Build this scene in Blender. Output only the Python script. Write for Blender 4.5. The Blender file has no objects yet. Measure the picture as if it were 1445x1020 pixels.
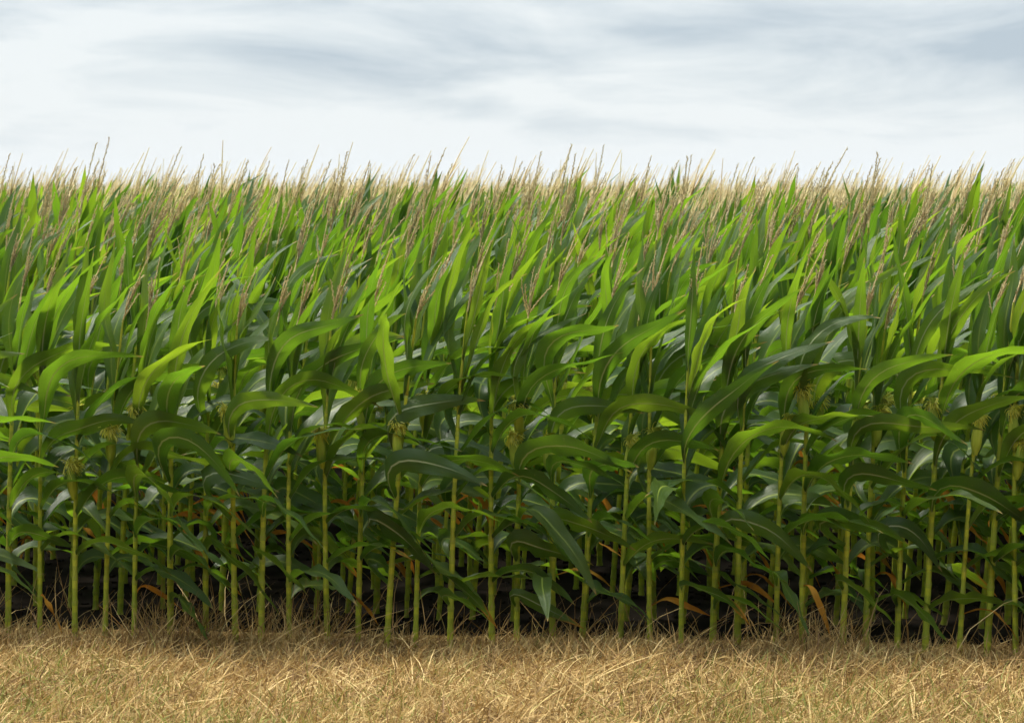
import bpy, math, random
import numpy as np
from mathutils import Vector, Matrix

R = math.radians
S = bpy.context.scene
C = S.collection
rng = np.random.default_rng(7)

# ------------------------------------------------------------------ camera
EYE = 1.62
FPX = 2720.0                       # focal length in pixels of the photograph
FRAME = 1250.0                     # width of the picture inside its print border, in the same pixels
HORIZON = 305.0
PITCH = math.atan((510 - HORIZON) / FPX)
cam_d = bpy.data.cameras.new("camera")
cam = bpy.data.objects.new("camera", cam_d)
C.objects.link(cam)
cam.location = (0, 0, EYE)
cam.rotation_euler = (math.pi / 2 - PITCH, 0, 0)
cam_d.sensor_width = 36.0
cam_d.lens = 36.0 * FPX / FRAME
cam_d.clip_start = 0.1
cam_d.clip_end = 20000
cam_d.dof.use_dof = True
cam_d.dof.focus_distance = 8.2
cam_d.dof.aperture_fstop = 8.0
S.camera = cam

# ------------------------------------------------------------------ sky, sun, exposure
SUN_EL, SUN_AZ = R(69), R(-46)     # high behind the field on the left, through thin cloud
W = bpy.data.worlds.new("World")
S.world = W
W.use_nodes = True
nt = W.node_tree
nt.nodes.clear()
def wn(t, **k):
    n = nt.nodes.new(t)
    for a, v in k.items():
        setattr(n, a, v)
    return n
L = nt.links.new
w_out = wn('ShaderNodeOutputWorld')
w_bg = wn('ShaderNodeBackground')
w_bg.inputs['Strength'].default_value = 0.1
sky = wn('ShaderNodeTexSky', sky_type='NISHITA', sun_disc=False, sun_elevation=SUN_EL, sun_rotation=SUN_AZ)
tc = wn('ShaderNodeTexCoord')
mp = wn('ShaderNodeMapping')
mp.inputs['Scale'].default_value = (6.0, 6.0, 26.0)
mp.inputs['Location'].default_value = (6.48, 3.02, 13.02)
n1 = wn('ShaderNodeTexNoise')
n1.inputs['Scale'].default_value = 1.0
n1.inputs['Detail'].default_value = 7.0
n1.inputs['Roughness'].default_value = 0.6
n1.inputs['Distortion'].default_value = 0.5
mp2 = wn('ShaderNodeMapping')
mp2.inputs['Scale'].default_value = (2.2, 2.2, 14.0)
mp2.inputs['Location'].default_value = (1.45, 10.72, 7.31)
n2 = wn('ShaderNodeTexNoise')
n2.inputs['Scale'].default_value = 1.0
n2.inputs['Detail'].default_value = 3.0
L(tc.outputs['Generated'], mp.inputs['Vector']); L(mp.outputs['Vector'], n1.inputs['Vector'])
L(tc.outputs['Generated'], mp2.inputs['Vector']); L(mp2.outputs['Vector'], n2.inputs['Vector'])
addn = wn('ShaderNodeMath', operation='MULTIPLY_ADD')
addn.inputs[1].default_value = 0.7
L(n2.outputs['Fac'], addn.inputs[0]); L(n1.outputs['Fac'], addn.inputs[2])
# heavier cloud higher up: a gentle bias with elevation
sep = wn('ShaderNodeSeparateXYZ')
L(tc.outputs['Generated'], sep.inputs['Vector'])
bias = wn('ShaderNodeMapRange')
bias.inputs['From Min'].default_value = 0.0
bias.inputs['From Max'].default_value = 0.09
bias.inputs['To Min'].default_value = -0.06
bias.inputs['To Max'].default_value = 0.07
L(sep.outputs['Z'], bias.inputs['Value'])
add2 = wn('ShaderNodeMath', operation='ADD')
xz = wn('ShaderNodeMath', operation='MULTIPLY')           # a heavier bank to the right
L(sep.outputs['X'], xz.inputs[0]); L(bias.outputs[0], xz.inputs[1])
xb = wn('ShaderNodeMath', operation='MULTIPLY_ADD'); xb.inputs[1].default_value = 5.0
L(xz.outputs[0], xb.inputs[0]); L(bias.outputs[0], xb.inputs[2])
L(addn.outputs[0], add2.inputs[0]); L(xb.outputs[0], add2.inputs[1])
ramp = wn('ShaderNodeValToRGB')
cr = ramp.color_ramp
cr.interpolation = 'LINEAR'
cr.elements[0].position = 0.0; cr.elements[0].color = (8.2, 8.6, 8.75, 1)
cr.elements[1].position = 1.0; cr.elements[1].color = (4.6, 5.4, 6.15, 1)
e = cr.elements.new(0.36); e.color = (6.9, 7.5, 7.85, 1)
cmr = wn('ShaderNodeMapRange')
cmr.inputs['From Min'].default_value = 0.78; cmr.inputs['From Max'].default_value = 1.06
L(add2.outputs[0], cmr.inputs['Value']); L(cmr.outputs[0], ramp.inputs['Fac'])
mixs = wn('ShaderNodeMix', data_type='RGBA')
mixs.inputs[0].default_value = 0.9           # thin veil of blue sky showing through the cloud
L(sky.outputs['Color'], mixs.inputs[6]); L(ramp.outputs['Color'], mixs.inputs[7])
zen = wn('ShaderNodeMapRange')                # an overcast sky is brighter overhead than at the horizon
zen.inputs['From Min'].default_value = 0.12; zen.inputs['From Max'].default_value = 0.8
zen.inputs['To Min'].default_value = 0.68; zen.inputs['To Max'].default_value = 2.3
L(sep.outputs['Z'], zen.inputs['Value'])
vm = wn('ShaderNodeVectorMath', operation='SCALE')
back = wn('ShaderNodeMapRange', interpolation_type='SMOOTHSTEP')   # added dimming of the unseen sky behind the viewer, cuts front light on the corn
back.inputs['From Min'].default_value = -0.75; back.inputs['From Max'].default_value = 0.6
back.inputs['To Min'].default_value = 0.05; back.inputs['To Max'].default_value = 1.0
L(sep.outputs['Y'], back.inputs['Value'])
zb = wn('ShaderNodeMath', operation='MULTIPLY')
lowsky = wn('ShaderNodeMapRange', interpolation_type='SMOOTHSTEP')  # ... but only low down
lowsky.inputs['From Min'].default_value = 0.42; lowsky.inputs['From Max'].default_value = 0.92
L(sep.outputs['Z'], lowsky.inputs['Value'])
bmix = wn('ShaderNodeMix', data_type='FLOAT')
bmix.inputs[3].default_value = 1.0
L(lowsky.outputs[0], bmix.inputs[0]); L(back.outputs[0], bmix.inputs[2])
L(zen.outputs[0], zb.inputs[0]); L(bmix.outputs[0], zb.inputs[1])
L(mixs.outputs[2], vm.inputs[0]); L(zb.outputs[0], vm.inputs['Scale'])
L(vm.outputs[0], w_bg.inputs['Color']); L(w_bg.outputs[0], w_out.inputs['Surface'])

sun_d = bpy.data.lights.new("sun", 'SUN')
sun_d.energy = 4.0
sun_d.angle = R(12)
sun_d.color = (1.0, 0.95, 0.86)
sun = bpy.data.objects.new("sun", sun_d)
C.objects.link(sun)
sv = Vector((math.sin(SUN_AZ) * math.cos(SUN_EL), math.cos(SUN_AZ) * math.cos(SUN_EL), math.sin(SUN_EL)))
sun.rotation_euler = (-sv).to_track_quat('-Z', 'Y').to_euler()
sun.location = (0, 0, 30)

S.view_settings.view_transform = 'Standard'
S.view_settings.look = 'None'
S.view_settings.exposure = 0.7
S.view_settings.gamma = 1.0
S.render.engine = 'CYCLES'
S.cycles.use_denoising = True
S.cycles.max_bounces = 8
S.cycles.diffuse_bounces = 1
S.cycles.glossy_bounces = 2
S.cycles.transmission_bounces = 4
S.cycles.volume_bounces = 0

# ------------------------------------------------------------------ materials
def new_mat(name):
    m = bpy.data.materials.new(name)
    m.use_nodes = True
    m.node_tree.nodes.clear()
    return m, m.node_tree.nodes, m.node_tree.links.new

def rand_value(N, Lk):
    """one random number per object and per loose piece"""
    oi = N.new('ShaderNodeObjectInfo')
    ge = N.new('ShaderNodeNewGeometry')
    a = N.new('ShaderNodeMath'); a.operation = 'ADD'
    f = N.new('ShaderNodeMath'); f.operation = 'FRACT'
    Lk(oi.outputs['Random'], a.inputs[0]); Lk(ge.outputs['Random Per Island'], a.inputs[1]); Lk(a.outputs[0], f.inputs[0])
    return f.outputs[0]

def mixc(N, Lk, fac, a, b, blend='MIX'):
    m = N.new('ShaderNodeMix'); m.data_type = 'RGBA'; m.blend_type = blend
    for sock, v in ((m.inputs[0], fac), (m.inputs[6], a), (m.inputs[7], b)):
        if isinstance(v, (int, float)): sock.default_value = v
        elif isinstance(v, tuple): sock.default_value = v if len(v) == 4 else (*v, 1)
        else: Lk(v, sock)
    return m.outputs[2]

def math_n(N, Lk, op, a, b=None, c=None):
    m = N.new('ShaderNodeMath'); m.operation = op
    for s, v in zip(m.inputs, (a, b, c)):
        if v is None: continue
        if isinstance(v, (int, float)): s.default_value = v
        else: Lk(v, s)
    return m.outputs[0]

def maprange(N, Lk, v, a, b, c=0.0, d=1.0, smooth=True):
    m = N.new('ShaderNodeMapRange')
    if smooth: m.interpolation_type = 'SMOOTHSTEP'
    Lk(v, m.inputs[0])
    for i, x in enumerate((a, b, c, d)): m.inputs[1 + i].default_value = x
    return m.outputs[0]

def ramp_n(N, Lk, fac, stops):
    r = N.new('ShaderNodeValToRGB')
    els = r.color_ramp.elements
    els[0].position, els[0].color = stops[0][0], (*stops[0][1], 1)
    els[1].position, els[1].color = stops[-1][0], (*stops[-1][1], 1)
    for p, c in stops[1:-1]:
        x = els.new(p); x.color = (*c, 1)
    Lk(fac, r.inputs['Fac'])
    return r.outputs['Color']

def leaf_material(name, dry=0.0):
    """dry 0: green blade, 0.5: blade scorched orange from the tip, 1: dead orange-brown blade"""
    m, N, Lk = new_mat(name)
    uv = N.new('ShaderNodeUVMap')
    sp = N.new('ShaderNodeSeparateXYZ'); Lk(uv.outputs[0], sp.inputs[0])
    u, v = sp.outputs[0], sp.outputs[1]
    rnd = rand_value(N, Lk)
    # parallel veins and slow blotches
    cv = N.new('ShaderNodeCombineXYZ')
    Lk(math_n(N, Lk, 'MULTIPLY', u, 42.0), cv.inputs[0]); Lk(math_n(N, Lk, 'MULTIPLY', v, 2.5), cv.inputs[1])
    Lk(math_n(N, Lk, 'MULTIPLY', rnd, 50.0), cv.inputs[2])
    vein = N.new('ShaderNodeTexNoise'); vein.inputs['Scale'].default_value = 1.0; vein.inputs['Detail'].default_value = 2.0
    Lk(cv.outputs[0], vein.inputs['Vector'])
    tco = N.new('ShaderNodeTexCoord')
    blo = N.new('ShaderNodeTexNoise'); blo.inputs['Scale'].default_value = 14.0; blo.inputs['Detail'].default_value = 3.0
    Lk(tco.outputs['Object'], blo.inputs['Vector'])
    # midrib
    au = math_n(N, Lk, 'ABSOLUTE', math_n(N, Lk, 'SUBTRACT', u, 0.5))
    hw = math_n(N, Lk, 'MULTIPLY_ADD', v, -0.042, 0.058)
    rib = math_n(N, Lk, 'SUBTRACT', 1.0, math_n(N, Lk, 'DIVIDE', au, hw))
    rib = maprange(N, Lk, rib, -0.1, 0.35)
    rib = math_n(N, Lk, 'MULTIPLY', rib, maprange(N, Lk, v, 0.9, 0.55))
    g = ramp_n(N, Lk, rnd, [(0.0, (0.034, 0.064, 0.019)), (0.35, (0.043, 0.078, 0.019)), (0.7, (0.054, 0.092, 0.019)), (1.0, (0.068, 0.105, 0.022))])
    g = mixc(N, Lk, maprange(N, Lk, vein.outputs['Fac'], 0.35, 0.65, 0.0, 0.5), g, (0.085, 0.14, 0.03))
    g = mixc(N, Lk, maprange(N, Lk, blo.outputs['Fac'], 0.3, 0.75, 0.0, 0.4), g, (0.03, 0.08, 0.022))
    t = ramp_n(N, Lk, rnd, [(0.0, (0.15, 0.32, 0.014)), (0.5, (0.23, 0.42, 0.016)), (1.0, (0.34, 0.50, 0.020))])
    ge = N.new('ShaderNodeNewGeometry')
    ribc = mixc(N, Lk, ge.outputs['Backfacing'], (0.46, 0.52, 0.26), (0.30, 0.38, 0.06))
    g = mixc(N, Lk, math_n(N, Lk, 'MULTIPLY', rib, 0.95), g, ribc)
    t = mixc(N, Lk, rib, t, (0.12, 0.2, 0.02))
    fl = N.new('ShaderNodeTexNoise'); fl.inputs['Scale'].default_value = 95.0; fl.inputs['Detail'].default_value = 2.0
    Lk(tco.outputs['Object'], fl.inputs['Vector'])
    g = mixc(N, Lk, maprange(N, Lk, fl.outputs['Fac'], .68, .74, 0, .7), g, (0.20, 0.17, 0.06))
    if dry > 0:
        k = math_n(N, Lk, 'ADD', blo.outputs['Fac'], vein.outputs['Fac'])
        dc = ramp_n(N, Lk, math_n(N, Lk, 'MULTIPLY', k, 0.5), [(0.28, (0.20, 0.07, 0.015)), (0.45, (0.52, 0.22, 0.02)), (0.65, (0.66, 0.38, 0.06))])
        if dry < 1:
            w = math_n(N, Lk, 'ADD', v, math_n(N, Lk, 'MULTIPLY', k, 0.35))
            fac = maprange(N, Lk, math_n(N, Lk, 'ADD', w, math_n(N, Lk, 'MULTIPLY', au, 0.35)), 1.2, 1.36)
        else:
            fac = 1.0
        g = mixc(N, Lk, fac, g, dc)
        t = mixc(N, Lk, fac, t, (0.45, 0.17, 0.02))
    else:
        tip = maprange(N, Lk, math_n(N, Lk, 'MULTIPLY_ADD', blo.outputs['Fac'], 0.12, v), 0.995, 1.05)
        g = mixc(N, Lk, tip, g, (0.38, 0.26, 0.08))
        t = mixc(N, Lk, tip, t, (0.4, 0.3, 0.08))
    bmp = N.new('ShaderNodeBump'); bmp.inputs['Strength'].default_value = 0.6; bmp.inputs['Distance'].default_value = 0.003
    Lk(vein.outputs['Fac'], bmp.inputs['Height'])
    p = N.new('ShaderNodeBsdfPrincipled')
    Lk(g, p.inputs['Base Color'])
    p.inputs['Roughness'].default_value = 0.36 if dry < 1 else 0.8
    p.inputs['Specular IOR Level'].default_value = 0.34 if dry < 1 else 0.15
    Lk(bmp.outputs[0], p.inputs['Normal'])
    tr = N.new('ShaderNodeBsdfTranslucent'); Lk(t, tr.inputs['Color'])
    mx = N.new('ShaderNodeMixShader'); mx.inputs[0].default_value = 0.38
    Lk(p.outputs[0], mx.inputs[1]); Lk(tr.outputs[0], mx.inputs[2])
    o = N.new('ShaderNodeOutputMaterial'); Lk(mx.outputs[0], o.inputs['Surface'])
    return m

def simple_mat(name, stops, scale=30.0, rough=0.6, spec=0.3, per_piece=0.5, stretch=(1, 1, 1), trans=None):
    """colour ramp driven by noise in the object's own space and by a per-piece random number"""
    m, N, Lk = new_mat(name)
    tco = N.new('ShaderNodeTexCoord')
    mpn = N.new('ShaderNodeMapping'); mpn.inputs['Scale'].default_value = stretch
    Lk(tco.outputs['Object'], mpn.inputs['Vector'])
    nz = N.new('ShaderNodeTexNoise'); nz.inputs['Scale'].default_value = scale; nz.inputs['Detail'].default_value = 4.0
    Lk(mpn.outputs[0], nz.inputs['Vector'])
    rnd = rand_value(N, Lk)
    f = mixf = math_n(N, Lk, 'MULTIPLY_ADD', rnd, per_piece, math_n(N, Lk, 'MULTIPLY', maprange(N, Lk, nz.outputs['Fac'], 0.25, 0.75), 1.0 - per_piece))
    col = ramp_n(N, Lk, f, stops)
    p = N.new('ShaderNodeBsdfPrincipled')
    Lk(col, p.inputs['Base Color'])
    p.inputs['Roughness'].default_value = rough
    p.inputs['Specular IOR Level'].default_value = spec
    o = N.new('ShaderNodeOutputMaterial')
    if trans:
        tr = N.new('ShaderNodeBsdfTranslucent'); Lk(col, tr.inputs['Color'])
        mx = N.new('ShaderNodeMixShader'); mx.inputs[0].default_value = trans
        Lk(p.outputs[0], mx.inputs[1]); Lk(tr.outputs[0], mx.inputs[2]); Lk(mx.outputs[0], o.inputs['Surface'])
    else:
        Lk(p.outputs[0], o.inputs['Surface'])
    return m, N, Lk, p

M_LEAF = leaf_material('corn_leaf_green')
M_HALF = leaf_material('corn_leaf_scorched', 0.5)
M_DRY = leaf_material('corn_leaf_dead', 1.0)
M_STALK, N, Lk, p = simple_mat('corn_stalk', [(0.0, (0.33, 0.40, 0.03)), (0.5, (0.51, 0.54, 0.04)), (1.0, (0.62, 0.61, 0.08))], 9.0, 0.5, 0.35, 0.35, (5, 5, 1))
uvn = N.new('ShaderNodeUVMap'); sp_ = N.new('ShaderNodeSeparateXYZ'); Lk(uvn.outputs[0], sp_.inputs[0])
c0 = p.inputs['Base Color'].links[0].from_socket
c1 = mixc(N, Lk, maprange(N, Lk, sp_.outputs[1], .62, .5, 0, .4), c0, (0.15, 0.235, 0.035))       # the leaf sheath round the lower internode
c2 = mixc(N, Lk, maprange(N, Lk, sp_.outputs[1], .10, .0, 0, .4), c1, (0.40, 0.36, 0.10))         # the joint
Lk(c2, p.inputs['Base Color'])
M_TASSEL = simple_mat('corn_tassel', [(0.0, (0.80, 0.62, 0.37)), (0.5, (0.89, 0.77, 0.48)), (1.0, (0.90, 0.84, 0.56))], 25.0, 0.8, 0.1, 0.45, trans=0.6)[0]
M_SILK = simple_mat('corn_silk', [(0.0, (0.62, 0.56, 0.04)), (0.5, (0.78, 0.76, 0.08)), (1.0, (0.84, 0.84, 0.20))], 40.0, 0.5, 0.3, 0.7, trans=0.3)[0]
M_HUSK = simple_mat('corn_husk', [(0.0, (0.24, 0.34, 0.03)), (0.6, (0.38, 0.47, 0.05)), (1.0, (0.48, 0.54, 0.09))], 8.0, 0.5, 0.3, 0.3, (10, 10, 1))[0]
M_STRAW = simple_mat('dry_straw', [(0.0, (0.13, 0.07, 0.03)), (0.25, (0.30, 0.18, 0.065)), (0.6, (0.48, 0.315, 0.11)), (0.85, (0.68, 0.505, 0.225)), (1.0, (0.42, 0.37, 0.10))], 3.0, 0.65, 0.25, 0.8, trans=0.2)[0]
M_GRASS = simple_mat('green_grass', [(0.0, (0.12, 0.16, 0.03)), (0.5, (0.22, 0.25, 0.045)), (1.0, (0.36, 0.33, 0.09))], 3.0, 0.6, 0.25, 0.8, trans=0.3)[0]

# ------------------------------------------------------------------ mesh helpers
def mesh_np(name, verts, faces, mats, uvs=None, midx=None, smooth=True):
    """verts (n,3); faces (m,4) all quads, or list"""
    me = bpy.data.meshes.new(name)
    verts = np.asarray(verts, dtype=np.float32)
    faces = np.asarray(faces, dtype=np.int32)
    nf, k = faces.shape
    me.vertices.add(len(verts)); me.vertices.foreach_set('co', verts.ravel())
    me.loops.add(nf * k); me.loops.foreach_set('vertex_index', faces.ravel())
    me.polygons.add(nf)
    me.polygons.foreach_set('loop_start', np.arange(0, nf * k, k, dtype=np.int32))
    if uvs is not None:
        l = me.uv_layers.new(name='UVMap')
        l.data.foreach_set('uv', np.asarray(uvs, dtype=np.float32)[faces.ravel()].ravel())
    for m in (mats if isinstance(mats, (list, tuple)) else [mats]):
        me.materials.append(m)
    if midx is not None:
        me.polygons.foreach_set('material_index', np.asarray(midx, dtype=np.int32))
    me.polygons.foreach_set('use_smooth', np.full(nf, smooth, dtype=bool))
    me.update(calc_edges=True)
    me.validate()
    return me

def link(name, me, parent=None):
    o = bpy.data.objects.new(name, me)
    C.objects.link(o)
    if parent is not None: o.parent = parent
    return o

def tag(o, label=None, cat=None, group=None, kind=None):
    for k, v in (('label', label), ('category', cat), ('group', group), ('kind', kind)):
        if v: o[k] = v
    return o

class Geo:
    """collects quads with uv and material index"""
    def __init__(s): s.v, s.f, s.u, s.m, s.n = [], [], [], [], 0
    def add(s, v, f, u=None, m=0):
        v = np.asarray(v, float); f = np.asarray(f, int)
        s.v.append(v); s.f.append(f + s.n)
        s.u.append(np.zeros((len(v), 2)) if u is None else np.asarray(u, float))
        s.m.append(np.full(len(f), m)); s.n += len(v)
    def arrays(s): return np.concatenate(s.v), np.concatenate(s.f), np.concatenate(s.u), np.concatenate(s.m)
    def mesh(s, name, mats, smooth=True):
        v, f, u, m = s.arrays()
        return mesh_np(name, v, f, mats, u, m, smooth)

def grid_faces(nr, nc, closed=False):
    a = np.arange(nr - 1)[:, None] * nc
    j = np.arange(nc if closed else nc - 1)[None, :]
    k = (j + 1) % nc
    return np.stack([a + j, a + k, a + nc + k, a + nc + j], -1).reshape(-1, 4)

def unit(v): return v / (np.linalg.norm(v) + 1e-12)

def tube(pts, rad, sides=6):
    pts = np.asarray(pts, float); n = len(pts)
    rad = np.broadcast_to(np.asarray(rad, float), (n,))
    d = np.gradient(pts, axis=0); d /= np.linalg.norm(d, axis=1)[:, None] + 1e-12
    ref = np.array([0.31, 0.95, 0.0]) if abs(d[0][1]) < 0.9 else np.array([1.0, 0, 0])
    s = np.cross(d, ref); s /= np.linalg.norm(s, axis=1)[:, None] + 1e-12
    t = np.cross(s, d)
    a = np.arange(sides) * 2 * math.pi / sides
    v = pts[:, None] + rad[:, None, None] * (np.cos(a)[None, :, None] * s[:, None] + np.sin(a)[None, :, None] * t[:, None])
    u = np.stack(np.broadcast_arrays(np.arange(sides)[None, :] / sides, np.linspace(0, 1, n)[:, None]), -1)
    return v.reshape(-1, 3), grid_faces(n, sides, True), u.reshape(-1, 2)

WIND = np.array([1.0, 0.10, 0.0])
def leaf_geo(r, base, az, el, Ln, Wd, droop, wind, twist, nseg=16, cross=3, wave=1.0, wrap=0.012):
    """a corn blade: clasps the stalk at its base, rises, bends over downwind and droops to a point"""
    p = np.array(base, float)
    d = np.array([math.cos(el) * math.cos(az), math.cos(el) * math.sin(az), math.sin(el)])
    s = np.array([-math.sin(az), math.cos(az), 0.0])
    n = np.cross(d, s)
    ds = Ln / nseg
    w1, w2, ph1, ph2 = r.uniform(2.2, 4.2), r.uniform(2.2, 4.2), r.uniform(0, 6.3), r.uniform(0, 6.3)
    # heading: from the steep start to an end heading turned downwind, mostly at the bend k0..k1
    (e1_, turn, k0, k1) = droop, wind[0], wind[1], wind[2]
    hx, hy = math.cos(az) * (1 - turn) + turn, math.sin(az) * (1 - turn) + 0.08
    hl = math.hypot(hx, hy) + 1e-9
    d_end = np.array([math.cos(e1_) * hx / hl, math.cos(e1_) * hy / hl, math.sin(e1_)])
    d_beg = d.copy()
    ripple = r.normal(0, .10, 3)
    us = np.linspace(-1, 1, 2 * cross + 1)
    V, U = [], []
    for i in range(nseg + 1):
        t = i / nseg
        g_ = min(1, t / 0.44); g_ = g_ * g_ * (3 - 2 * g_)
        w = Wd * 0.5 * (0.34 + 0.66 * g_) * (1 - max(0, (t - 0.40) / 0.60) ** 1.55)
        w = max(w, 0.0006)
        fold = math.radians(38) * math.exp(-t * 8) + math.radians(34) * max(0, 1 - t / .5) + math.radians(7)
        wa = wave * 0.27 * w * min(1, t * 3)
        for u in us:
            au = abs(u)
            fa = fold * (0.55 + 0.45 * au)
            e1 = wa * au * au * math.sin(2 * math.pi * (w1 if u < 0 else w2) * t + (ph1 if u < 0 else ph2))
            V.append(p + s * (u * w * math.cos(fa)) + n * (au * w * math.sin(fa) + e1))
            U.append((u * 0.5 + 0.5, t))
        q = min(1, max(0, ((i + 1) / nseg - k0) / (k1 - k0))); q = q * q * (3 - 2 * q)
        tt = (i + 1) / nseg
        d = unit(d_beg * (1 - q) + d_end * q + np.array([0, 0, 0.55 * q * (1 - q) - 0.6 * max(0, tt - .55) * (1.2 - math.sin(e1_))]) + ripple * math.sin(tt * 7 + ph1))
        n = unit(n - d * np.dot(n, d))
        s = np.cross(n, d)
        a = twist / nseg
        n = unit(n * math.cos(a) + s * math.sin(a)); s = np.cross(n, d)
        p = p + d * ds
    return np.array(V), grid_faces(nseg + 1, 2 * cross + 1), np.array(U)

def stalk_fn(lx, ly, bend):
    def f(z):
        z = np.asarray(z, float)
        return np.stack([lx * z + bend * z ** 3, ly * z, z], -1)
    return f

NODE_F = [.055, .125, .195, .265, .33, .395, .46, .52, .575, .625, .67, .71, .75, .785]

def stalk_geo(f, H, r0, nodes, sides=8, per=5):
    zs, rs = [-0.02], [r0 * 1.1]
    edges = [0.0] + list(nodes) + [H]
    for a, b in zip(edges[:-1], edges[1:]):
        for q in np.linspace(0, 1, per, endpoint=False):
            z = a + (b - a) * q
            rr = r0 * (1 - 0.66 * (z / H) ** 1.15)
            swell = 1.2 if q < 0.01 else (0.93 + 0.16 * q)
            zs.append(z); rs.append(rr * swell * (1.0 if q < .65 else .95))
    zs.append(H); rs.append(r0 * 0.3)
    v, fc, u = tube(f(np.array(zs)), np.array(rs), sides)
    ring = np.repeat(np.arange(len(zs)), sides)
    u[:, 1] = ((ring - 1) % per) / per
    return v, fc, u

def tassel_geo(r, top, d0, Ln, nb, spikelets=True, lean=0.35, sides=5, seg=8):
    g = Geo()
    def branch(p, d, ln, rad, curve):
        pts = [p]
        for i in range(seg):
            d = unit(d + curve / seg)
            p = p + d * ln / seg
            pts.append(p)
        pts = np.array(pts)
        rr = np.linspace(rad, rad * 0.35, seg + 1)
        g.add(*tube(pts, rr * (0.55 if spikelets else 1.0), sides if spikelets else 3))
        if spikelets:
            m = int(ln / 0.006)
            for k in range(m):
                q = 0.12 + 0.88 * k / m
                x = q * seg; i = min(int(x), seg - 1)
                c = pts[i] + (pts[i + 1] - pts[i]) * (x - i)
                dd = unit(pts[i + 1] - pts[i])
                side = unit(np.cross(dd, r.normal(size=3)))
                ax = unit(dd * 0.85 + side * 0.5)
                l2, w2 = 0.0115 * r.uniform(0.8, 1.2), 0.0023
                b = np.cross(ax, side)
                m0 = c + ax * l2 * 0.4
                # a spikelet: a slim four-sided spindle
                v = [c, m0 + side * w2, m0 + b * w2, m0 - side * w2, m0 - b * w2, c + ax * l2]
                fq = [[0, 1, 5, 2], [0, 2, 5, 3], [0, 3, 5, 4], [0, 4, 5, 1]]
                g.add(v, fq)
    wv = WIND * lean
    branch(np.array(top), d0, Ln, 0.0058, wv)
    up = unit(d0)
    for k in range(nb):
        a = r.uniform(0, 6.283)
        h = r.uniform(0.03, 0.30) * Ln
        sd = np.array([math.cos(a), math.sin(a), 0])
        op = r.uniform(0.06, 0.28) if r.random() < .85 else r.uniform(.28, .5)
        p = np.array(top) + up * h
        branch(p, unit(up + sd * op), Ln * r.uniform(0.32, 0.56), 0.0042, wv * 0.9 - sd * op * r.uniform(-0.3, 0.7))
    return g

def ear_geo(r, p, az, tilt, Ln):
    """husk: a spindle of overlapping green leaves clasping the cob"""
    d = unit(np.array([math.sin(tilt) * math.cos(az), math.sin(tilt) * math.sin(az), math.cos(tilt)]))
    q = np.linspace(0, 1, 12)
    prof = np.array([0.35, 0.6, 0.82, 0.96, 1.0, 1.0, 0.97, 0.9, 0.8, 0.66, 0.48, 0.3]) * 0.019
    pts = p + np.outer(q * Ln, d)
    g = Geo()
    v, f, u = tube(pts, prof, 10)
    # ridges where the husk leaves overlap
    c = np.repeat(pts, 10, 0)
    k = 1 + 0.09 * np.cos(np.tile(np.arange(10), 12) * 2 * math.pi / 10 * 3 + np.repeat(q, 10) * 2)
    g.add(c + (v - c) * k[:, None], f, u)
    # loose husk tips
    for i in range(3):
        a = r.uniform(0, 6.28)
        g.add(*leaf_geo(r, p + d * Ln * 0.75, a, 1.1, 0.085, 0.026, 0.5, (.5, .1, .9), 0, 5, 1))
    return g, p + d * Ln * 0.97, d

def silk_geo(r, p, d, size, n=120):
    g = Geo()
    for i in range(n):
        e = unit(d * 0.8 + r.normal(size=3) * 0.75)
        q = p + r.normal(size=3) * 0.004
        pts = [q]
        ln = size * r.uniform(0.35, 1.0)
        for k in range(4):
            e = unit(e + np.array([0.16, 0, -0.5]) + r.normal(size=3) * 0.25)
            q = q + e * ln / 4; pts.append(q)
        g.add(*tube(np.array(pts), np.linspace(0.0014, 0.0010, 5), 3))
    return g

# ------------------------------------------------------------------ one corn plant
PREP = {}
def plant_spec(r, H, row):
    """random habit of one plant"""
    return dict(H=H, r0=r.uniform(0.0095, 0.0130), lx=r.normal(0.035, 0.03), ly=r.normal(0, 0.03), bend=r.uniform(0.01, 0.03),
                plane=r.choice([-1.57, 1.57]) + r.normal(0, 0.75), ears=[], dry=[], half=[], skip=[], tn=int(r.integers(3, 8)), tl=r.uniform(0.27, 0.40), low=1)

def leaf_habit(r, fr, row):
    """length, width, elevation, droop, wind and twist at height fraction fr"""
    F = [0, .2, .42, .58, .69, .78]
    Ln = np.interp(fr, F, [.32, .41, .51, .58, .55, .44]) * r.uniform(.82, 1.18)
    Wd = np.interp(fr, F, [.062, .084, .090, .078, .062, .050]) * r.uniform(.85, 1.15)
    el = R(np.interp(fr, F, [36, 40, 47, 64, 76, 79]) + r.normal(0, 6))
    e1 = R(np.interp(fr, F, [-28, -22, -9, 14, 50, 64]) + r.normal(0, 13))
    turn = np.clip(np.interp(fr, F, [.62, .66, .68, .68, .64, .5]) + r.normal(0, .17), 0, .95)
    k0 = np.interp(fr, F, [.04, .06, .1, .12, .1, .05]); k1 = np.interp(fr, F, [.5, .55, .6, .7, .9, 1.0]) * r.uniform(.75, 1.3)
    return Ln, Wd, el, e1, (turn, k0, k1), r.normal(0, .6)

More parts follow.
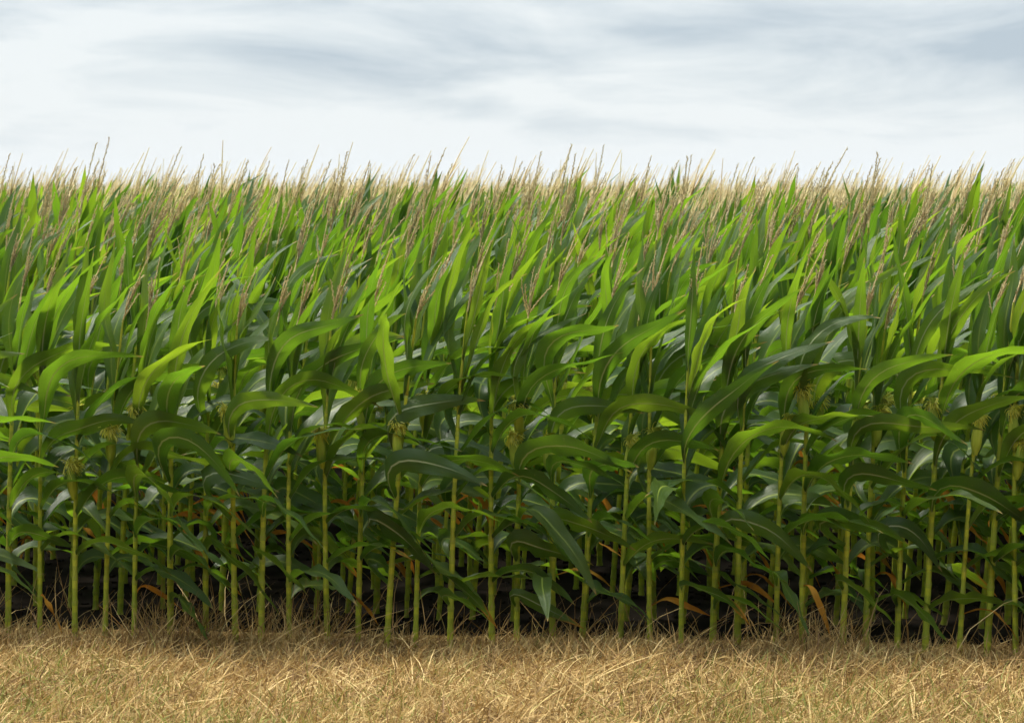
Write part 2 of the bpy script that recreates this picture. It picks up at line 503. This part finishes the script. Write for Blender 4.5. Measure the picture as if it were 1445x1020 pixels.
def plant_parts(r, sp, row, nseg=16, cross=3, lod=0, from_fr=0.0):
    """[(name, arrays or Geo, material index)] in the plant's own space"""
    H = sp['H']
    f = stalk_fn(sp['lx'], sp['ly'], sp['bend'])
    nodes = [H * q * r.uniform(.97, 1.03) for q in NODE_F]
    parts = []
    parts.append(('stalk', stalk_geo(f, H, sp['r0'], nodes if lod == 0 else nodes[::4], 8 if lod == 0 else 4, 5 if lod == 0 else 2), 1))
    for i, (z, fr) in enumerate(zip(nodes, NODE_F)):
        if fr < from_fr or i in sp['skip']: continue
        if i == 0 and 0 not in sp['dry'] and 0 not in sp['half'] and (row >= 9 or r.random() < .5): continue
        if lod >= 2 and i % 2: continue
        Ln, Wd, el, droop, wind, tw = leaf_habit(r, fr, row)
        az = sp['plane'] + math.pi * (i % 2) + r.normal(0, .38)
        az = math.atan2(.68 * math.sin(az), .68 * math.cos(az) + .32)          # the wind swings the whole blade a little
        zz = z + 0.06 * H * (1 - fr) + 0.02        # the sheath carries the blade above its node
        rr = sp['r0'] * (1 - 0.66 * (zz / H) ** 1.15)
        b = f(zz) + np.array([math.cos(az), math.sin(az), 0]) * rr * 0.6
        m = 0
        if i in sp['dry']: m, el, droop, Ln, Wd, tw = 4, R(r.uniform(15, 50)), R(r.uniform(-65, -20)), Ln * .72, Wd * .33, r.normal(0, 4.0)
        elif i in sp['half']: m, Wd, tw = 3, Wd * .75, r.normal(0, 1.6)
        parts.append(('leaf', leaf_geo(r, b, az, el, Ln, Wd * (1.25 if lod >= 2 else 1), droop, wind, tw, nseg, cross), m))
    top = f(H); d0 = unit(unit(f(H) - f(H - 0.05)) + np.array([r.normal(0.10, .07), r.normal(0, .06), 0]))
    parts.append(('tassel', tassel_geo(r, top - d0 * .01, d0, sp['tl'] * (.78 if row < 2 else 1), sp['tn'] if lod < 2 else 3, lod == 0, r.uniform(.02, .3), 4, 7 if lod == 0 else (4 if lod == 1 else 2)), 2))
    if lod == 0:
        for (zf, az, tilt, size) in sp['ears']:
            ln = 0.135
            zb = max(zf - ln * .9, 0.2)
            b = f(zb) + np.array([math.cos(az), math.sin(az), 0]) * sp['r0'] * 0.9
            g, tip, d = ear_geo(r, b, az, tilt, ln)
            parts.append(('ear', g, 5))
            parts.append(('silk', silk_geo(r, tip, d, size), 6))
    return parts

MATS = [M_LEAF, M_STALK, M_TASSEL, M_HALF, M_DRY, M_HUSK, M_SILK]
def to_mesh(name, g, mi):
    if isinstance(g, Geo):
        v, f, u, _ = g.arrays()
    else:
        v, f, u = g
    return mesh_np(name, v, f, MATS[mi], u)

def build_plant(r, sp, row, loc, rot=0.0):
    root = bpy.data.objects.new('corn_plant', None)
    root.empty_display_size = 0.1
    C.objects.link(root)
    root.location = loc; root.rotation_euler = (0, 0, rot)
    ear = None
    for name, g, mi in plant_parts(r, sp, row):
        o = link(name, to_mesh(name, g, mi), ear if name == 'silk' else root)
        if name == 'ear': ear = o
        if mi == 4: o['label'] = 'dried orange-brown leaf'
        if mi == 3: o['label'] = 'green leaf scorched orange towards its tip'
        if name == 'silk': o['label'] = 'yellow silk tuft'
    return root

def copy_plant(src, loc, rot, sc):
    c = src.copy(); C.objects.link(c)
    c.location = loc; c.rotation_euler = (0, 0, rot); c.scale = sc
    for ch in src.children:
        d = ch.copy(); C.objects.link(d); d.parent = c
        for g in ch.children:
            h = g.copy(); C.objects.link(h); h.parent = d
    return c

# ------------------------------------------------------------------ layout
ROW = 7.86                         # distance of the front row straight ahead
def row_y(x, i=0): return ROW - 0.087 * x + 0.58 * i
def px_to_x(px, i=0):
    """where a stalk seen at picture column px stands in row i"""
    k = (px - 722.5) / FPX
    x = 0.0
    for _ in range(8):
        y = row_y(x, i)
        x = k * (y * math.cos(PITCH) + EYE * math.sin(PITCH))
    return x

# (column of the base in the picture, silk heights [row of picture], dry / scorched leaf nodes, lean)
FRONT = [
  (104, [], '', .04), (145, [], 'd0', .03), (190, [640], '', .02), (225, [596], '', .05), (263, [568], 'd0', .035), (307, [], 'h1', .05),
  (347, [], '', .02), (386, [571], '', .03), (418, [], '', .03), (451, [], 'h2', .02), (497, [598], 'h2', .02), (534, [551], 'd0', .02),
  (570, [584], '', .06), (605, [551], 'h1', .04), (647, [], '', .03), (698, [], '', .03), (728, [560, 599], 'h0', .02), (772, [603], '', .03),
  (808, [], '', .04), (854, [605], '', .055), (891, [595], 'd0', .03), (927, [], 'h1', .03), (967, [], 'd1', .05), (998, [], '', .03),
  (1045, [577], '', .035), (1076, [541], 'd1', .04), (1125, [561], '', .04), (1157, [567], '', .04), (1195, [], 'h1', .04), (1227, [558], '', .05),
  (1268, [573], 'd0h1', .05), (1302, [], '', .04), (1335, [563, 602], '', .02)]
plants = []
front = []
for k, (px, ears, dr, lean) in enumerate(FRONT):
    r = np.random.default_rng(1000 + k)
    sp = plant_spec(r, r.uniform(1.14, 1.29), 0)
    sp['lx'] = lean - 0.02 + r.normal(0, .014)
    x = px_to_x(px)
    y = row_y(x) + r.normal(0, .03)
    for py in ears:
        sp['ears'].append(((862 - py) / 346.0, r.choice([-1, 1]) * r.uniform(.2, .9) - 1.57, r.uniform(.06, .2), r.uniform(.045, .06)))
    for q in range(0, len(dr), 2):
        sp['dry' if dr[q] == 'd' else 'half'].append(int(dr[q + 1]))
    if r.random() < .2 and 1 not in sp['dry'] + sp['half']: sp['skip'].append(1)
    o = build_plant(r, sp, 0, (x, y, 0))
    o['row'] = 0
    front.append((o, px, sp)); plants.append(o)

half = lambda y: 0.5 * FRAME / FPX * y
HT = [0, 1.31, 1.37, 1.40, 1.42, 1.43, 1.44, 1.44, 1.44, 1.44]
N_IND = 300
rows_px = {0: (min(f[0].location.x for f in front), max(f[0].location.x for f in front))}
behind = {}
proto = []
N_ROWS = 7
for i in range(1, 10):
    behind[i] = []
    y0 = ROW + .58 * i
    x = -half(y0) - .22
    xs = []
    while x < half(y0) + .2:
        xs.append(x); x += rng.uniform(.095, .155)
    if len(plants) + len(xs) > N_IND + 6: break
    N_ROWS = i + 1
    rows_px[i] = (xs[0], xs[-1])
    for k, x in enumerate(xs):
        r = np.random.default_rng(5000 + 100 * i + k)
        H = HT[i] + r.normal(0, .045)
        loc = (x, row_y(x, i) + r.normal(0, .05), 0)
        if i <= 2:
            sp = plant_spec(r, H, i)
            if r.random() < .55: sp['ears'].append((H * r.uniform(.58, .68), r.uniform(0, 6.28), r.uniform(.15, .35), r.uniform(.05, .07)))
            if r.random() < .7: sp['dry'] += [int(q) for q in r.choice(4, int(r.integers(1, 3)), replace=False)]
            o = build_plant(r, sp, i, loc)
            o['H'] = H
            proto.append(o)
        else:
            s = proto[int(r.integers(len(proto)))]
            kz = H / s['H']
            o = copy_plant(s, loc, r.normal(0, .3), (kz * r.uniform(.95, 1.05), kz * r.uniform(.95, 1.05), kz))
        o['row'] = i
        plants.append(o); behind[i].append(o)

# ------------------------------------------------------------------ labels of the single plants
ORD = 'first second third fourth fifth sixth seventh eighth ninth tenth eleventh twelfth thirteenth fourteenth fifteenth sixteenth seventeenth'.split()
for k, (o, px, sp) in enumerate(front):
    n_l, n_r = k, len(front) - 1 - k
    if min(n_l, n_r) == 0: where = 'outermost front row corn plant at the ' + ('left' if n_l == 0 else 'right') + ' edge'
    elif n_l <= n_r: where = ORD[n_l] + ' front row corn plant from left edge'
    else: where = ORD[n_r] + ' front row corn plant from right edge'
    silk = {0: '', 1: 'yellow silk tuft', 2: 'two yellow silk tufts'}[len(sp['ears'])]
    dead = 'orange dead leaf' if sp['dry'] else ('orange leaf tip' if sp['half'] else '')
    feat = ' and '.join(x for x in (silk, dead) if x)
    tag(o, where + (', ' + feat if feat else ', all green'), 'corn plant', 'corn plants of the front row')
for i, lst in behind.items():
    nm = {1: 'second', 2: 'third', 3: 'fourth', 4: 'fifth', 5: 'sixth', 6: 'seventh', 7: 'eighth', 8: 'ninth', 9: 'tenth'}[i]
    for o in lst:
        tag(o, f'green corn plant with tan tassel standing in the {nm} row from the grass', 'corn plant', f'corn plants of the {nm} row')

# ------------------------------------------------------------------ the rest of the field: one mass
def merged(r, H, lod, nseg, cross, from_fr):
    sp = plant_spec(r, H, 9)
    g = Geo()
    for name, a, mi in plant_parts(r, sp, 9, nseg, cross, lod, from_fr):
        if isinstance(a, Geo): v, f, u, _ = a.arrays()
        else: v, f, u = a
        g.add(v, f, u, mi)
    return g.arrays()
LOD1 = [merged(np.random.default_rng(90 + k), 1.45, 1, 9, 1, .0) for k in range(10)]
LOD1T = [merged(np.random.default_rng(190 + k), 1.45, 1, 8, 1, .4) for k in range(16)]
LOD2 = [merged(np.random.default_rng(290 + k), 1.45, 2, 5, 1, .5) for k in range(14)]
field = Geo()
def scatter(protos, x, y, H, r):
    v, f, u, m = protos[int(r.integers(len(protos)))]
    k = H / 1.45; a = r.normal(0, .3); ca, sa = math.cos(a), math.sin(a)
    kx = k * r.uniform(.92, 1.08)
    w = np.stack([(v[:, 0] * ca - v[:, 1] * sa) * kx + x, (v[:, 0] * sa + v[:, 1] * ca) * kx + y, v[:, 2] * k], -1)
    field.v.append(w); field.f.append(f + field.n); field.u.append(u); field.m.append(m); field.n += len(v)
for i in range(0, N_ROWS):                                   # the single rows carried on beyond the picture's sides
    a, b = rows_px.get(i, (0, 0))
    y0 = ROW + .58 * i
    e = half(y0) + 2.6
    for x in list(np.arange(-e, a - .1, .14)) + list(np.arange(b + .13, e, .14)):
        scatter(LOD1, x + rng.normal(0, .02), row_y(x, i) + rng.normal(0, .05), (HT[i] or 1.2) + rng.normal(0, .05), rng)
i = N_ROWS
while ROW + .58 * i < 26:
    y0 = ROW + .58 * i; e = half(y0) + 2.2
    for x in np.arange(-e, e, .155):
        scatter(LOD1T, x + rng.normal(0, .03), row_y(x, i) + rng.normal(0, .06), 1.45 + rng.normal(0, .06), rng)
    i += 1
y0 = ROW + .58 * i
while y0 < 130:
    e = half(y0) + 2
    step = .24 if y0 < 55 else .5
    for x in np.arange(-e, e, step):
        scatter(LOD2, x + rng.normal(0, .08), y0 - .087 * x + rng.normal(0, .15), 1.45 + rng.normal(0, .06), rng)
    y0 += .6 if y0 < 55 else 1.8
fo = link('corn_field', field.mesh('corn_field', MATS))
tag(fo, 'deep field of green corn with tan tassels behind the nearer rows', 'corn field', kind='stuff')

# ------------------------------------------------------------------ ground
def hump(x, y):
    """the mown strip's unevenness"""
    return np.maximum(.0, .018 + .6 * (.022 * np.sin(1.7 * x + .8 * y + .5) + .018 * np.sin(3.1 * x - 1.9 * y + 2) + .012 * np.sin(6.3 * x + 4.1 * y)
            + .010 * np.sin(9.7 * x - 7.3 * y + 1)))
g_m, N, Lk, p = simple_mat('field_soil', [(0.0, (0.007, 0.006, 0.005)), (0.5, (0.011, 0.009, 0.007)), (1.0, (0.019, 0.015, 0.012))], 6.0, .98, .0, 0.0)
geo = N.new('ShaderNodeNewGeometry'); ln = N.new('ShaderNodeVectorMath'); ln.operation = 'LENGTH'; Lk(geo.outputs['Position'], ln.inputs[0])
far = maprange(N, Lk, ln.outputs['Value'], 130, 180)
nz = N.new('ShaderNodeTexNoise'); nz.inputs['Scale'].default_value = .004; Lk(geo.outputs['Position'], nz.inputs['Vector'])
fc = ramp_n(N, Lk, nz.outputs['Fac'], [(.35, (.10, .16, .04)), (.5, (.15, .19, .06)), (.65, (.28, .24, .11))])
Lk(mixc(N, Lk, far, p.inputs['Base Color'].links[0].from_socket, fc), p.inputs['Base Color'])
n = 96
ang = np.arange(n) * 2 * math.pi / n
rad = np.array([.01, 20, 60, 180, 600, 2000, 6000, 9000.0])
gv = np.stack([np.outer(rad, np.cos(ang)), np.outer(rad, np.sin(ang)), np.zeros((len(rad), n))], -1).reshape(-1, 3)
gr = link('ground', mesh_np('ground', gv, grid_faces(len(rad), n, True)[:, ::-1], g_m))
gr['kind'] = 'structure'

# mown headland: an uneven strip of thatch in front of the corn
xs = np.arange(-9, 9.01, .06)
qs = np.concatenate([np.arange(-9, -3.2, .3), np.arange(-3.2, .36, .05)])
X, Q = np.meshgrid(xs, qs)
Y = ROW - .087 * X + Q
Z = hump(X, Y) * np.clip((.05 - Q) / .3, 0, 1) + .004 + 0 * Q - .03 * np.clip((Q - .2) / .1, 0, 1)
th_m, N, Lk, p = simple_mat('mown_thatch', [(0.0, (0.08, 0.05, 0.02)), (0.45, (0.19, 0.12, 0.045)), (1.0, (0.34, 0.23, 0.09))], 22.0, .9, .1, 0.0)
nzb = N.new('ShaderNodeTexNoise'); nzb.inputs['Scale'].default_value = 120; nzb.inputs['Detail'].default_value = 5
bm_ = N.new('ShaderNodeBump'); bm_.inputs['Distance'].default_value = .02; Lk(nzb.outputs['Fac'], bm_.inputs['Height']); Lk(bm_.outputs[0], p.inputs['Normal'])
hd = link('mown_strip', mesh_np('mown_strip', np.stack([X, Y, Z], -1).reshape(-1, 3), grid_faces(len(qs), len(xs)), th_m))
hd['kind'] = 'structure'

# soil clods between the rows
cl = Geo()
ico = np.array([[0, 0, -1], [.72, -.53, -.45], [-.28, -.85, -.45], [-.89, 0, -.45], [-.28, .85, -.45], [.72, .53, -.45],
                [.28, -.85, .45], [-.72, -.53, .45], [-.72, .53, .45], [.28, .85, .45], [.89, 0, .45], [0, 0, 1]])
icf = [[0, 2, 6, 1], [0, 3, 7, 2], [0, 4, 8, 3], [0, 5, 9, 4], [0, 1, 10, 5], [1, 6, 11, 10], [2, 7, 11, 6], [3, 8, 11, 7], [4, 9, 11, 8], [5, 10, 11, 9]]
for k in range(1500):
    x = rng.uniform(-3.6, 3.6); y = row_y(x) + rng.uniform(.05, 2.4)
    s = rng.uniform(.005, .019); w = rng.uniform(0, 6.28); rz = np.array([[math.cos(w), -math.sin(w), 0], [math.sin(w), math.cos(w), 0], [0, 0, 1]])
    cl.add((ico * rng.uniform(.55, 1.45, (12, 1)) * s * np.array([1, 1, .6])) @ rz + np.array([x, y, s * .2]), icf)
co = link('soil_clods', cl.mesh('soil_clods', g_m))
tag(co, 'dark crumbly soil lying between the corn rows', 'soil', kind='stuff')

# ------------------------------------------------------------------ straw and grass
def blades(r, n, xr, qr, ln, el, wd, dens=None, clump=None):
    """n bent ribbons rooted in the strip; q is the distance to the front row"""
    x = r.uniform(*xr, n); q = r.uniform(*qr, n)
    if dens is not None:
        k = r.uniform(0, 1, n) < dens(x, q); x, q = x[k], q[k]; n = len(x)
    y = ROW - .087 * x + q
    z = np.maximum(hump(x, y) * np.clip((.05 - q) / .3, 0, 1), -.02)
    az = r.uniform(0, 6.283, n)
    e = np.radians(np.clip(r.normal(el[0], el[1], n), 3, 88))
    l = np.clip(r.normal(ln[0], ln[1], n), .02, .4)
    w = r.uniform(wd[0], wd[1], n)
    d = np.stack([np.cos(e) * np.cos(az), np.cos(e) * np.sin(az), np.sin(e)], -1)
    s = np.stack([-np.sin(az), np.cos(az), np.zeros(n)], -1)
    roll = r.uniform(-1.2, 1.2, n)[:, None]
    s = s * np.cos(roll) + np.cross(d, s) * np.sin(roll)
    base = np.stack([x, y, z], -1)
    bend = np.stack([r.normal(.12, .25, n), r.normal(0, .25, n), -np.abs(r.normal(.12, .22, n))], -1)
    P = []
    for t, k in ((0, 1.0), (.36, .95), (.72, .7), (1.0, .22)):
        c = base + d * (l * t)[:, None] + bend * (l * t * t)[:, None]
        c[:, 2] = np.maximum(c[:, 2], base[:, 2] + .004)
        P += [c - s * (w * k * .5)[:, None], c + s * (w * k * .5)[:, None]]
    V = np.stack(P, 1).reshape(-1, 3)
    o = (np.arange(n) * 8)[:, None, None]
    F = (np.array([[0, 1, 3, 2], [2, 3, 5, 4], [4, 5, 7, 6]])[None] + o).reshape(-1, 4)
    return V, F
st = Geo()
r = np.random.default_rng(11)
patch = lambda x, q: .55 + .25 * np.sin(2.3 * x + 1.1 * q) + .2 * np.sin(5.1 * x - 3 * q + 1)
st.add(*blades(r, 96000, (-3.4, 3.4), (-3.0, -.3), (.066, .030), (46, 24), (.0024, .0048)))
st.add(*blades(r, 26000, (-3.4, 3.4), (-.34, .10), (.055, .026), (40, 22), (.0024, .0046)))
st.add(*blades(r, 15000, (-3.4, 3.4), (-3.0, .02), (.13, .05), (18, 15), (.0022, .0042)))
st.add(*blades(r, 5000, (-3.4, 3.4), (-.4, .14), (.08, .035), (62, 16), (.0022, .0044), lambda x, q: np.clip(.5 + .5 * np.sin(3.1 * x + 1) + .4 * np.sin(7.7 * x), .1, 1)))
st.add(*blades(r, 30000, (-8, 8), (-8.0, -2.9), (.10, .04), (34, 24), (.003, .006)))
st.add(*blades(r, 12000, (-8, -3.3), (-3, .1), (.10, .04), (38, 24), (.003, .006)))
st.add(*blades(r, 12000, (3.3, 8), (-3, .1), (.10, .04), (38, 24), (.003, .006)))
# taller bleached stems left standing against the corn
st.add(*blades(r, 520, (-3.2, 3.2), (-.2, .2), (.22, .08), (72, 12), (.0024, .0042)))
for cx in (px_to_x(318), px_to_x(455), px_to_x(1085)):
    st.add(*blades(r, 240, (cx - .16, cx + .16), (-.22, .05), (.19, .06), (62, 14), (.002, .0036)))
so = link('dry_grass', st.mesh('dry_grass', M_STRAW, False))
tag(so, 'straw-coloured mown dry grass along the foot of the corn', 'dry grass', kind='stuff')
gg = Geo()
gd = lambda x, q: np.clip((-q - .25) / .9, .06, 1) * np.clip(patch(x, q) * 1.3 - .25, .05, 1)
gg.add(*blades(r, 60000, (-3.4, 3.4), (-3.0, .05), (.07, .025), (58, 18), (.002, .004), gd))
gg.add(*blades(r, 9000, (-8, 8), (-8.0, -2.9), (.08, .03), (55, 18), (.003, .006)))
go = link('green_grass', gg.mesh('green_grass', M_GRASS, False))
tag(go, 'thin young green blades growing up through the dry grass', 'grass', kind='stuff')

# ------------------------------------------------------------------ far wood on the horizon
fw_m = simple_mat('far_wood', [(0.0, (0.025, 0.05, 0.02)), (1.0, (0.06, 0.10, 0.035))], .3, .9, .1, .5)[0]
fw = Geo()
r = np.random.default_rng(5)
for k in range(900):
    x = r.uniform(-1400, 1400)
    h = 8.5 + 2.6 * math.sin(x * .006 + 1) + 2.2 * math.sin(x * .021)
    if math.sin(x * .0043 + 2.2) + .5 * math.sin(x * .017) < -.35: continue
    h *= r.uniform(.7, 1.2)
    s = np.array([r.uniform(5, 9), r.uniform(5, 9), h * .55])
    fw.add(ico * r.uniform(.75, 1.25, (12, 1)) * s + np.array([x, 3300 + r.uniform(-60, 60), h * .45]), icf)
wo = link('far_wood', fw.mesh('far_wood', fw_m))
tag(wo, 'low bluish line of woodland on the horizon beyond the corn', 'woodland', kind='stuff')

# ------------------------------------------------------------------ the air between here and the wood
hm = bpy.data.materials.new('haze')
hm.use_nodes = True
hn = hm.node_tree.nodes; hn.clear()
pv = hn.new('ShaderNodeVolumePrincipled')
pv.inputs['Color'].default_value = (0.86, 0.92, 1.0, 1)
pv.inputs['Density'].default_value = 0.00012
ho = hn.new('ShaderNodeOutputMaterial')
hm.node_tree.links.new(pv.outputs[0], ho.inputs['Volume'])
c8 = [(x, y, z) for z in (-1.0, 26.0) for x, y in ((-9500, -9500), (9500, -9500), (9500, 9500), (-9500, 9500))]
hz = link('haze', mesh_np('haze', c8, [[3, 2, 1, 0], [4, 5, 6, 7], [0, 1, 5, 4], [1, 2, 6, 5], [2, 3, 7, 6], [3, 0, 4, 7]], hm, smooth=False))
tag(hz, 'thin pale air fading the far woodland to blue', 'haze', kind='stuff')
